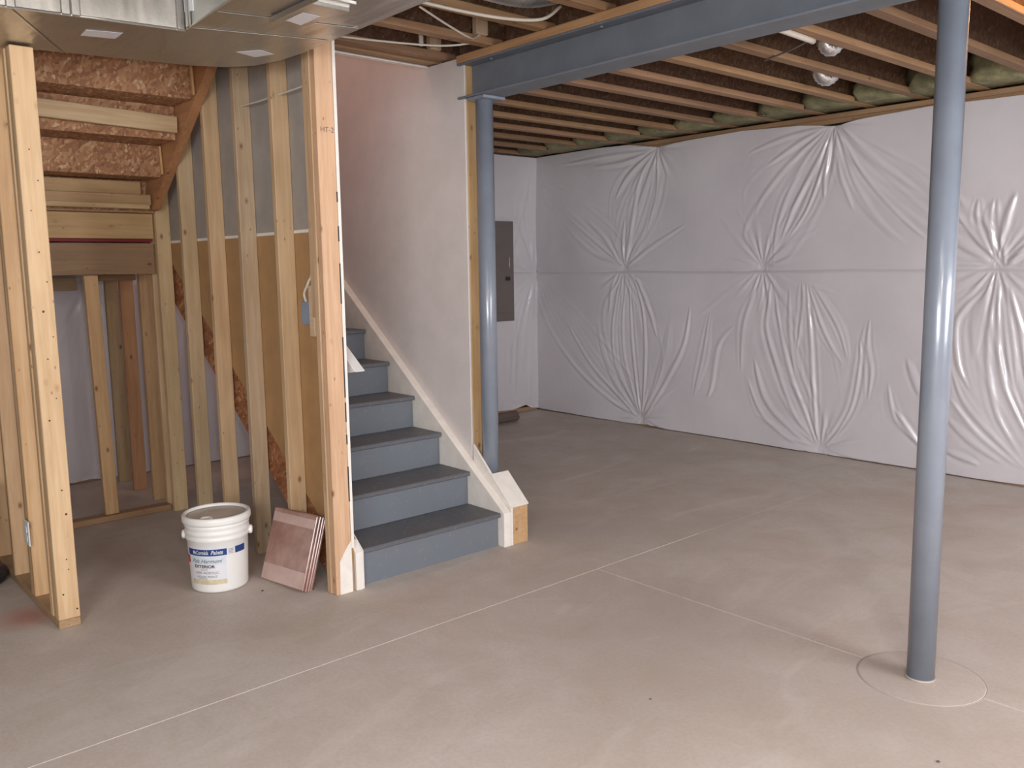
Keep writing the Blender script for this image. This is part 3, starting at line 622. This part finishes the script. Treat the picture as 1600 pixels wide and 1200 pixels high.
board('first_riser', (-3.652, 0.672, 1.187), (-3.652, 1.3235 - 0.0225, 1.187), (0, 0, 1), 0.100, 0.016, 'wood', ld, (0.99, 0.88, 0.62))

uf = thing('staircase', (-3.2, 0.98, 1.24), 'unpainted strand board stairs seen from underneath, rising towards the metal duct', 'stairs')
RZ = [1.245, 1.362, 1.480, 1.600, 1.722, 1.845, 1.968]
RX = [-3.60, -3.43, -3.26, -3.09, -2.92, -2.75]
Y0u, Y1u = 0.695, 1.266
for k, x in enumerate(RX):
    box('riser', (x - 0.010, Y0u, RZ[k]), (x, Y1u, RZ[k + 1] - 0.001), 'osb', uf, 0.001)
    x2 = RX[k + 1] if k + 1 < len(RX) else -2.75 + 0.02
    box('tread', (x + 0.0005 - 0.035, Y0u, RZ[k + 1]) if False else (x - 0.03, Y0u, RZ[k + 1]), (x2 - 0.011, Y1u, RZ[k + 1] + 0.015), 'osb', uf, 0.001)
box('tread', (-3.655, Y0u, 1.2445 - 0.006), (-3.611, Y1u + 0.03, 1.2445 + 0.007), 'lvl', uf, 0.001)
def sline(x): return 1.25 + 0.726 * (x + 3.554)
for y0, y1 in ((1.270, 1.3035), (0.660, 0.693)):
    prism('stringer', [(-3.575, 1.246), (-3.554, 1.25), (-2.73, sline(-2.73)), (-2.73, sline(-2.73) + 0.13), (-3.62, sline(-3.62) + 0.13), (-3.62, 1.246)], 'y', y0, y1, 'lvl', uf, 0.001).color = (1.0, 0.80, 0.66, 1)
# nailers and glue blocks under the treads
board('nailer', (-3.575, Y0u, 1.330), (-3.575, 1.235, 1.330), (0, 0, 1), 0.050, 0.020, 'wood', uf, (1.0, 0.9, 0.66))
board('nailer', (-3.55, Y0u, 1.284), (-3.55, 1.262, 1.284), (0, 0, 1), 0.040, 0.0245, 'wood', uf, (0.84, 0.72, 0.54))
board('nailer', (-3.535, Y0u, 1.257), (-3.535, 1.25, 1.257), (0, 0, 1), 0.020, 0.030, 'wood', uf, (1.0, 0.94, 0.72))
board('nailer', (-3.235, Y0u, 1.548), (-3.235, 1.262, 1.530), (0, 0, 1), 0.058, 0.0245, 'wood', uf, (0.92, 0.9, 0.78))
for x, z in ((-3.405, 1.42), (-3.065, 1.66)):
    board('wedge', (x, 1.262, z - 0.05), (x, 1.258, z + 0.055), (1, 0, 0), 0.016, 0.008, 'wood', uf, (1.0, 0.82, 0.55))

# front frame of the closet under the landing
wc = child(board('wall_closet', (-3.688, 0.66, 0.0125), (-3.688, 1.304, 0.0125), (1, 0, 0), STUD_W, STUD_T, 'wood'), None) if False else board('wall_closet', (-3.688, 0.66, 0.0125), (-3.688, 1.304, 0.0125), (1, 0, 0), STUD_W, STUD_T, 'lvl')
wc['kind'] = 'structure'; wc.color = (0.85, 0.85, 0.82, 1)
child(board('stud', (-3.684, 1.070, 0.026), (-3.700, 1.062, 0.994), (0, 1, 0), STUD_W * 0.9, STUD_T, 'wood', None, (0.98, 0.84, 0.62)), wc)

# ------------------------------------------------------------------ framed wall at the left edge, running away from its end post
Yl0, Yl1 = 0.598, 0.6555
wlf = board('wall_post_frame', (XL + 0.02, (Yl0 + Yl1) / 2, 0.0125), (-2.62, (Yl0 + Yl1) / 2, 0.0125), (0, 1, 0), STUD_W, STUD_T, 'wood'); wlf['kind'] = 'structure'; wlf.color = (0.62, 0.56, 0.46, 1)
stud(-2.62, Yl0, Yl1, 0.0255, 1.594, wlf, (1.0, 0.94, 0.80))
stud(-2.6455, Yl0 + 0.001, Yl1, 0.0255, 1.594, wlf, (0.97, 0.88, 0.68))
stud(-2.671, Yl0 - 0.002, Yl1, 0.0255, 1.594, wlf, (1.0, 0.9, 0.72))
for x, tn in ((-2.875, (1.0, 0.86, 0.66)), (-2.901, (0.9, 0.8, 0.62)), (-3.13, (0.98, 0.84, 0.66)), (-3.385, (0.95, 0.8, 0.6)), (-3.64, (0.9, 0.8, 0.6)), (-3.9, (0.9, 0.8, 0.6)), (-4.15, (0.9, 0.8, 0.6))):
    stud(x, Yl0, Yl1, 0.0255, 1.724, wlf, tn)
child(board('top_plate', (XL + 0.02, (Yl0 + Yl1) / 2, 1.737), (-2.71, (Yl0 + Yl1) / 2, 1.737), (0, 1, 0), STUD_W, STUD_T, 'wood'), wlf)
# little knots and nail heads on the post
for y, z, r in ((0.617, 1.17, 0.0016), (0.628, 1.06, 0.0020), (0.641, 0.98, 0.0018), (0.626, 0.90, 0.0030), (0.645, 0.83, 0.0017), (0.627, 0.77, 0.0020), (0.640, 0.66, 0.0017), (0.618, 0.60, 0.0025), (0.634, 0.40, 0.0022), (0.640, 0.33, 0.0030), (0.631, 0.20, 0.0018), (0.634, 0.17, 0.0018), (0.615, 0.10, 0.0024), (0.648, 0.05, 0.0025), (0.625, 1.33, 0.0018), (0.640, 1.25, 0.0018)):
    bm = bmesh.new(); bmesh.ops.create_cone(bm, cap_ends=True, segments=8, radius1=r * 1.15 * S, radius2=r * S, depth=0.0012)
    bmesh.ops.rotate(bm, verts=bm.verts, matrix=Matrix.Rotation(math.pi / 2, 3, 'Y'))
    o = finish(bm, 'nail_head', 'ink'); o.color = (0.55, 0.35, 0.25, 1); o.location = Vector((-2.6197, y, z)) * S; child(o, wlf)
ot = thing('outlet', (-2.875, 0.59, 0.23), 'white outlet plate low on the framed wall by the left edge', 'outlet')
box('cover_plate', (-2.905, 0.589, 0.192), (-2.850, 0.5935, 0.268), 'white_plastic', ot, 0.002)
box('wall_box', (-2.900, 0.5937, 0.200), (-2.876, 0.5977, 0.262), 'bluebox', ot, 0.001)
for z in (0.213, 0.240): box('receptacle', (-2.889, 0.5875, z - 0.009), (-2.866, 0.589, z + 0.010), 'white_plastic', ot, 0.001)

# black plastic pit basin past the left wall
bn = thing('sump_basin', (-3.25, 0.42, 0), 'black round basin low at the far left edge behind the post', 'basin')
lathe('basin', [(0, 0.0), (0.135, 0.0), (0.150, 0.01), (0.150, 0.035), (0.125, 0.04), (0.118, 0.30), (0.0, 0.305)], (-3.24, 0.445, 0), 'black', bn)
lathe('basin_lid', [(0.122, 0.300), (0.126, 0.305), (0.126, 0.318), (0, 0.322)], (-3.24, 0.445, 0), 'black', bn)

# ------------------------------------------------------------------ metal air duct: elbow under the joists
DUCT = [(-2.80, -0.30), (-2.745, 0.20), (-2.684, 0.592), (-2.655, 0.74), (-2.622, 0.929), (-2.595, 1.068), (-2.558, 1.151), (-2.485, 1.214), (-2.381, 1.243), (-2.25, 1.250), (-2.084, 1.245), (-1.67, 1.238), (0.6, 1.21), (0.6, 0.86), (-1.45, 0.888), (-1.93, 0.892), (-2.238, 0.912), (-2.272, 0.66), (-2.307, 0.43), (-2.40, -0.30)]
dt = thing('air_duct', (-2.3, 0.9, 1.6), 'shiny galvanised sheet metal air duct with rounded elbow, top left', 'duct')
def body(name, z0, z1):
    return prism(name, DUCT, 'z', z0, z1, 'galv', dt, 0.0015)
body('duct_body', 1.600, 1.738)
def on_edge(a, b, t): return (a[0] + (b[0] - a[0]) * t, a[1] + (b[1] - a[1]) * t)
# standing drive cleats on the side towards the room, their folded ends at the bottom
for (a, b, ts) in ((DUCT[17], DUCT[16], (0.02, 0.95)), (DUCT[18], DUCT[17], (0.30, 0.45, 0.93)), (DUCT[16], DUCT[15], (0.12,)), (DUCT[15], DUCT[14], (0.4,))):
    d = Vector((b[0] - a[0], b[1] - a[1], 0)).normalized(); nrm = Vector((d.y, -d.x, 0))
    if nrm.x < 0 and a is not DUCT[16] and a is not DUCT[15]: nrm = -nrm
    if (a is DUCT[16] or a is DUCT[15]) and nrm.y > 0: nrm = -nrm
    for t in ts:
        p = Vector((*on_edge(a, b, t), 0)) + nrm * 0.0045
        board('cleat', (p.x, p.y, 1.599), (p.x, p.y, 1.737), d, 0.020, 0.008, 'galv', dt)
# raised cross seams under the duct
for a, b in (((-2.655, 0.735), (-2.292, 0.53)), ((-2.60, 0.985), (-2.243, 0.86)), ((-2.20, 0.906), (-2.10, 1.235)), ((-2.03, 0.903), (-1.95, 1.232))):
    board('seam', (*a, 1.5985), (*b, 1.5985), (b[1] - a[1], -(b[0] - a[0]), 0), 0.008, 0.0012, 'galv', dt)
# rolled bottom hem on the bright side faces
for a, b in ((DUCT[18], DUCT[17]), (DUCT[17], DUCT[16]), (DUCT[16], DUCT[15]), (DUCT[15], DUCT[14])):
    board('hem', (*a, 1.6005), (*b, 1.6005), (0, 0, 1), 0.006, 0.006, 'galv', dt)
# take-off plate with flange, and the paper labels
a0, a1 = (-1.991, 1.012), (-1.70, 1.035)
box('takeoff_plate', (-1.99, 1.018, 1.5915), (-1.76, 1.112, 1.5992), 'galv', dt, 0.001)
board('flange', (-1.992, 1.016, 1.589), (-1.76, 1.016, 1.589), (0, 0, 1), 0.012, 0.003, 'galv', dt)
board('flange', (-1.792, 1.016, 1.589), (-1.792, 1.112, 1.589), (0, 0, 1), 0.012, 0.003, 'galv', dt)
for pts in ([(-1.968, 1.045), (-1.885, 1.045), (-1.888, 1.093), (-1.983, 1.093)], [(-2.376, 0.717), (-2.352, 0.797), (-2.420, 0.80), (-2.440, 0.722)], [(-2.36, 1.10), (-2.30, 1.14), (-2.32, 1.19), (-2.385, 1.165)]):
    z = 1.5908 if pts[0][0] > -2 else 1.5992
    prism('paper_label', pts, 'z', z - 0.0006, z, 'label', dt, 0)
prism('paper_label', [(1.028, 0), (1.03, 0)] if False else [(-2.222, 1.64), (-2.17, 1.632), (-2.17, 1.70), (-2.222, 1.70)], 'y', 0.905, 0.9075, 'label', dt, 0)

# ------------------------------------------------------------------ foil flex ducts and wiring in the joist bays
def uloop(cx, cy, zb, hw=0.028):
    rx, ry = 0.665 * hw, 0.746 * hw
    return [(cx - rx, cy - ry, 1.93), (cx - rx, cy - ry, zb + 0.10), (cx - 0.75 * rx, cy - 0.75 * ry, zb + 0.058), (cx, cy, zb + 0.036), (cx + 0.75 * rx, cy + 0.75 * ry, zb + 0.058), (cx + rx, cy + ry, zb + 0.10), (cx + rx, cy + ry, 1.93)]
f1 = tube('flexible_duct', uloop(-1.712, 3.12, 1.755), 0.032, 'foil', None, 20, 0.003, 0.012)
tag(f1, 'silver corrugated hose sagging in the joist bay nearer the beam', 'flexible duct', 'silver hoses between the joists')
f2 = tube('flexible_duct', uloop(-1.968, 3.56, 1.748, 0.034), 0.036, 'foil', None, 20, 0.003, 0.012)
tag(f2, 'silver corrugated hose sagging in the joist bay nearer the back wall', 'flexible duct', 'silver hoses between the joists')
f3 = tube('flexible_duct', [(-1.98, 1.55, 1.84), (-1.985, 1.72, 1.83), (-1.975, 1.85, 1.835), (-1.96, 1.97, 1.87)], 0.066, 'foil', None, 24, 0.005, 0.022)
tag(f3, 'crinkled silver hose at the top edge above the beam', 'flexible duct', 'silver hoses between the joists')
WZ = (1.551, 1.546, 1.546, 1.547)
def wire(pts, label, r=0.0035, grp='white cables strung between the joists'):
    return tag(tube('cable', pts, r, 'cable', None, 8), label, 'cable', grp)
wire([(-2.12, 1.55, 1.745), (-2.20, 1.70, 1.742), (-2.27, 1.85, 1.738), (-2.33, 1.93, 1.762), (-2.34, 1.99, 1.80)], 'white cable looping to the beam between the first two joists past the duct')
wire([(-2.06, 1.35, 1.742), (-2.07, 1.60, 1.741), (-2.045, 1.80, 1.740), (-2.01, 1.93, 1.752), (-2.0, 2.0, 1.80)], 'white cable along the joist under the crinkled silver hose', 0.005)
wire([(-2.595 + 0.03, 1.35, 1.744), (-2.50, 1.60, 1.738), (-2.42, 1.85, 1.74), (-2.36, 1.97, 1.76)], 'white cable crossing above the top of the pink wall')
wire([(-2.87, 1.333, WZ[0]), (-2.72, 1.333, WZ[1]), (-2.56, 1.333, WZ[2]), (-2.385, 1.333, WZ[3])], 'thin white cable threaded through the studs just below the duct', 0.0028)
wire([(-2.385, 1.33, 1.66), (-2.385, 1.325, 1.30), (-2.39, 1.32, 1.02), (-2.41, 1.315, 0.965), (-2.445, 1.318, 0.93), (-2.452, 1.33, 0.90)], 'white cable looping down into the blue box behind the end stud', 0.0042)
tag(tube('pipe', [(-1.578, 2.13, 1.742), (-1.585, 2.45, 1.741), (-1.60, 2.80, 1.741)], 0.010, 'cable', None, 10), 'pale plastic pipe under a joist beside the steel beam', 'pipe')
tag(tube('rod', [(-1.88, 2.95, 1.75), (-1.72, 2.86, 1.745), (-1.60, 2.78, 1.742)], 0.0035, 'panel', None, 8), 'thin metal hanger rod crossing a joist bay beside the silver hose', 'rod')
sbx = thing('switch_box', (-2.42, 1.33, 0.87), 'blue grey switch box on the back of the end stud', 'switch box')
box('box_shell', (-2.47, 1.318, 0.835), (-2.41, 1.36, 0.905), 'bluebox', sbx, 0.002)
box('mounting_block', (-2.409, 1.312, 0.80), (-2.3785, 1.36, 0.955), 'wood', sbx, 0.002)

# bare bulb by the joists beyond the beam (out of frame, its glow is what shows)
lb = thing('light_bulb', (-0.93, 3.02, 1.84), 'bare bulb between the joists beyond the steel beam', 'bulb')
lathe('socket', [(0, 1.84), (0.03, 1.84), (0.03, 1.86), (0.04, 1.87), (0.04, 1.939), (0, 1.939)], (-0.93, 3.02, 0), 'white_plastic', lb, 20)

# ------------------------------------------------------------------ electrical panel on the left end wall
ep = thing('electrical_panel', (XL + 0.02, 3.8, 0.98), 'grey brown metal electrical panel behind the far column', 'electrical panel')
box('cabinet', (XL + 0.030, 3.70, 0.645), (XL + 0.048, 3.94, 1.306), 'panel', ep, 0.002)
box('door', (XL + 0.0482, 3.725, 0.70), (XL + 0.053, 3.915, 1.27), 'panel', ep, 0.002)
box('latch', (XL + 0.0532, 3.86, 0.915), (XL + 0.057, 3.90, 0.94), 'black', ep, 0.001)
box('door_handle', (XL + 0.0532, 3.895, 1.00), (XL + 0.056, 3.899, 1.07), 'galv', ep, 0.001)

# rolled-up mat on the floor by the end wall
rl = thing('rolled_mat', (-4.15, 3.55, 0), 'dark brown rolled mat lying by the end wall', 'mat')
bm = bmesh.new(); pts = []
for i in range(60):
    a = i / 59 * 6.0 * math.pi; r = 0.012 + 0.026 * i / 59; pts.append((r * math.cos(a), 0.040 + r * math.sin(a)))
for i in range(59, -1, -1):
    a = i / 59 * 6.0 * math.pi; r = 0.012 + 0.026 * i / 59 - 0.004; pts.append((r * math.cos(a), 0.040 + r * math.sin(a)))
o = prism('mat_coil', [(-4.20 + a, b) for a, b in pts], 'y', 3.25, 3.76, 'mat_roll', rl, 0)

# ------------------------------------------------------------------ stack of wrapped tiles leaning on the studs
B0, B1 = Vector((-2.61, 1.200, 0.0)), Vector((-2.385, 1.232, 0.0))
ex = (B1 - B0).normalized(); hz = Vector((-ex.y, ex.x, 0)); lean = 0.085 / 0.25
ez = (Vector((0, 0, 1)) + hz * lean - ex * 0.06).normalized(); ey = ez.cross(ex).normalized()
def tile(i, w_, h_, th, off, name='tile'):
    bm = bmesh.new(); bmesh.ops.create_cube(bm, size=1)
    for v in bm.verts: v.co = Vector((v.co.x * w_ * S, v.co.y * th * S, v.co.z * h_ * S))
    return finish(bm, name, 'tile', None, 0.003)
for i in range(4):
    o = tile(i, 0.225, 0.235 + 0.003 * (i % 2), 0.0085, i)
    b = B0 + ex * (0.1125 + 0.004 * (i % 2) + 0.006 * (i == 2))
    n2 = ey if ey.y > 0 else -ey
    org = b + n2 * (0.0095 * i + 0.006) + ez * (0.118 + 0.004) + Vector((0, 0, 0.001))
    mt = Matrix((ex, n2, ez)).transposed().to_4x4(); mt.translation = org * S
    o.matrix_world = mt; o.color = (1, 0.96 - 0.03 * i, 0.95 - 0.03 * i, 1)
    names = ['foremost', 'second', 'third', 'rearmost']
    tag(o, ['foremost reddish tile of the wrapped stack leaning on the studs, facing the room', 'second reddish tile from the front of the stack leaning on the studs', 'third reddish tile from the front of the stack leaning on the studs', 'rearmost reddish tile of the stack, touching the stud'][i], 'tile', 'reddish tiles leaning on the studs')
    if i == 0:
        for zc, hh, nm in ((0.090, 0.030, 'tape_strip'), (-0.088, 0.052, 'tape_strip')):
            bm = bmesh.new(); bmesh.ops.create_cube(bm, size=1)
            for v in bm.verts: v.co = Vector((v.co.x * 0.216 * S, v.co.y * 0.0012 * S, v.co.z * hh * S))
            p = finish(bm, nm, 'tape'); p.parent = o; p.location = (0, -0.0050 * S, zc * S)
            p.location = (0, -0.0049 * S, zc * S)

# ------------------------------------------------------------------ five gallon paint pail
PX, PY = -2.655, 1.085
pl = thing('paint_pail', (PX, PY, 0), 'white plastic paint pail with blue banded label and dusty lid', 'pail')
def rad(z): return 0.0865 + (0.0965 - 0.0865) * z / 0.24
prof = [(0, 0.001), (0.080, 0.001), (0.0855, 0.004)] + [(rad(z), z) for z in (0.01, 0.06, 0.12, 0.165)]
prof += [(0.0975, 0.168), (0.0985, 0.176), (0.0965, 0.178), (0.0975, 0.186), (0.0995, 0.188), (0.0985, 0.196), (0.0965, 0.198), (0.098, 0.206), (0.100, 0.209), (0.098, 0.215), (0.097, 0.220), (0.097, 0.232), (0.092, 0.232), (0, 0.228)]
lathe('bucket', prof, (PX, PY, 0), 'pail', pl, 72)
lathe('lid_rim', [(0.0975, 0.219), (0.1035, 0.2195), (0.1055, 0.224), (0.1055, 0.236), (0.1035, 0.2425), (0.099, 0.2445), (0.0945, 0.2425), (0.0925, 0.236)], (PX, PY, 0), 'pail', pl, 72)
lathe('lid', [(0.0945, 0.2335), (0.0925, 0.2345), (0.088, 0.2332), (0.05, 0.2345), (0, 0.235)], (PX, PY, 0), 'lid', pl, 60)
a0 = math.atan2(-PY, -PX)
def cyl_patch(name, ac, half, z0, z1, off, mat, par, n=16, th=0.0006):
    bm = bmesh.new(); rows = []
    for i in range(n + 1):
        a = ac - half + 2 * half * i / n
        rows.append([bm.verts.new(Vector((math.cos(a) * (rad(z) + off + d), math.sin(a) * (rad(z) + off + d), z)) * S) for z, d in ((z0, 0), (z1, 0), (z1, -th), (z0, -th))])
    for p, q in zip(rows, rows[1:]):
        for k in range(4): bm.faces.new((p[k], q[k], q[(k + 1) % 4], p[(k + 1) % 4]))
    bm.faces.new(rows[0]); bm.faces.new(rows[-1][::-1])
    o = finish(bm, name, mat); o.location = Vector((PX, PY, 0)) * S
    for p in o.data.polygons: p.use_smooth = False
    return keep(o, par)
D = math.radians
lc = a0 + D(-26)
cyl_patch('lid_spout', 0, 0.001, 0.1, 0.1001, -0.05, 'pail', pl) if False else None
o = lathe('spout_cap', [(0.020, 0), (0.020, 0.004), (0.017, 0.006), (0.015, 0.003), (0, 0.003)], (PX + 0.040, PY - 0.050, 0.2335), 'pail', pl, 28)
lab = cyl_patch('label', lc, D(40), 0.030, 0.150, 0.0012, 'label', pl, 24)
cyl_patch('label_sky', lc + D(2), D(36), 0.095, 0.122, 0.0018, 'sky_print', lab, 20)
cyl_patch('label_landscape', lc + D(2), D(37), 0.031, 0.046, 0.0018, 'tan_print', lab, 20)
band = cyl_patch('label_band', lc, D(41), 0.124, 0.145, 0.0019, 'blue', lab, 24)
cyl_patch('label_code_box', lc + D(49), D(8), 0.122, 0.146, 0.0019, 'label', lab, 6)
cyl_patch('label_band', lc + D(70), D(12), 0.124, 0.145, 0.0019, 'blue', lab, 8)
cyl_patch('label_red_mark', lc - D(46), D(5.5), 0.095, 0.120, 0.0012, 'red', lab, 5)
for dz in (0.127, 0.1315, 0.136, 0.1405):
    cyl_patch('label_fine_print', lc + D(49), D(5), dz, dz + 0.0018, 0.0026, 'greyink', lab, 4)
def wrap_text(body, size, ac, z, mat, par, shear=0.0, width=None, off=0.0026, bold=0.0):
    cu = bpy.data.curves.new('lettering', 'FONT'); cu.body = body; cu.size = size * S; cu.align_x = 'CENTER'; cu.align_y = 'CENTER'; cu.shear = shear; cu.offset = bold * S
    tmp = bpy.data.objects.new('lettering', cu); C.objects.link(tmp); bpy.context.view_layer.update()
    me = bpy.data.meshes.new_from_object(tmp.evaluated_get(bpy.context.evaluated_depsgraph_get()))
    bpy.data.objects.remove(tmp)
    xs = [v.co.x for v in me.vertices]; sx = (width * S / (max(xs) - min(xs))) if width else 1
    for v in me.vertices:
        zz = z + v.co.y / S; r = rad(zz) + off; a = ac + v.co.x * sx / (rad(zz) * S)
        v.co = Vector((math.cos(a) * r, math.sin(a) * r, zz)) * S
    me.materials.clear(); o = link('lettering', me, mat); o.location = Vector((PX, PY, 0)) * S
    return keep(o, par)
def sub(o, par): o.parent = par; o.matrix_parent_inverse = (par.matrix_parent_inverse.inverted() if False else Matrix.Identity(4)); o.location = (0, 0, 0); return o
for o in list(lab.children): sub(o, lab)
for args in (('McCormick', 0.0175, lc - D(10), 0.1345, 'label', 0.0, 0.054, 0.0003), ('Paints', 0.0175, lc + D(22), 0.1345, 'label', 0.3, 0.036, 0.0003),
             ('Pals Harmoni', 0.018, lc, 0.107, 'ink', 0.4, 0.098, 0.0), ('EXTERIOR', 0.0135, lc - D(4), 0.0895, 'ink', 0.0, 0.068, 0.0004),
             ('FLAT', 0.009, lc - D(3), 0.0795, 'greyink', 0.0, 0.022, 0.0), ('100% ACRYLIC', 0.011, lc, 0.069, 'greyink', 0.0, 0.076, 0.0),
             ('HOUSE PAINT', 0.010, lc, 0.0565, 'greyink', 0.0, 0.066, 0.0), ('WHITE', 0.0075, lc - D(8), 0.0495, 'greyink', 0.0, 0.030, 0.0)):
    body, size, ac, z, mt, sh, wd, bo = args
    o = wrap_text(body, size, ac, z, mt, lab, sh, wd, 0.0026, bo); sub(o, lab)
for s in (-1, 1):            # ears for the handle
    a = a0 + D(90) * s - D(6)
    rr = 0.101
    e = lathe('handle_ear', [(0, 0.0), (0.014, 0.0), (0.014, 0.009), (0.009, 0.012), (0, 0.012)], (0, 0, 0), 'pail', None, 18)
    e.rotation_euler = (0, math.pi / 2, a); e.location = Vector((PX + 0.096 * math.cos(a), PY + 0.096 * math.sin(a), 0.176)) * S
    bpy.context.view_layer.update(); mw = e.matrix_world.copy(); e.parent = pl; e.matrix_parent_inverse = Matrix.Translation(-pl.location)
hp = []
for i in range(13):          # wire bail resting round the far side
    t = math.radians(90 * 2 * i / 12 - 90); a = a0 + math.pi + t * -1.0
    hp.append((PX + 0.109 * math.cos(a - D(6)), PY + 0.109 * math.sin(a - D(6)), 0.182 - 0.05 * math.cos(t) * 0.6))
tube('bail', hp, 0.0016, 'galv', pl, 6, sub=3)

# crumbs of debris on the slab
for i, (x, y, r) in enumerate(((-2.50, 1.155, 0.005), (-0.66, 1.72, 0.004), (-1.22, 1.50, 0.003), (-2.40, 1.275, 0.006))):
    bm = bmesh.new(); bmesh.ops.create_icosphere(bm, subdivisions=1, radius=r * S)
    for v in bm.verts: v.co = Vector((v.co.x * random.uniform(0.8, 1.4), v.co.y * random.uniform(0.8, 1.2), v.co.z * 0.5))
    o = finish(bm, 'wood_chip', 'mat_roll'); o.location = Vector((x, y, r * 0.45)) * S
    tag(o, ['dark crumb on the floor just right of the paint pail', 'dark crumb on the floor in front of the nearer column', 'tiny crumb on the open floor between stairs and nearer column', 'brown wood chip at the foot of the end stud'][i], 'debris')
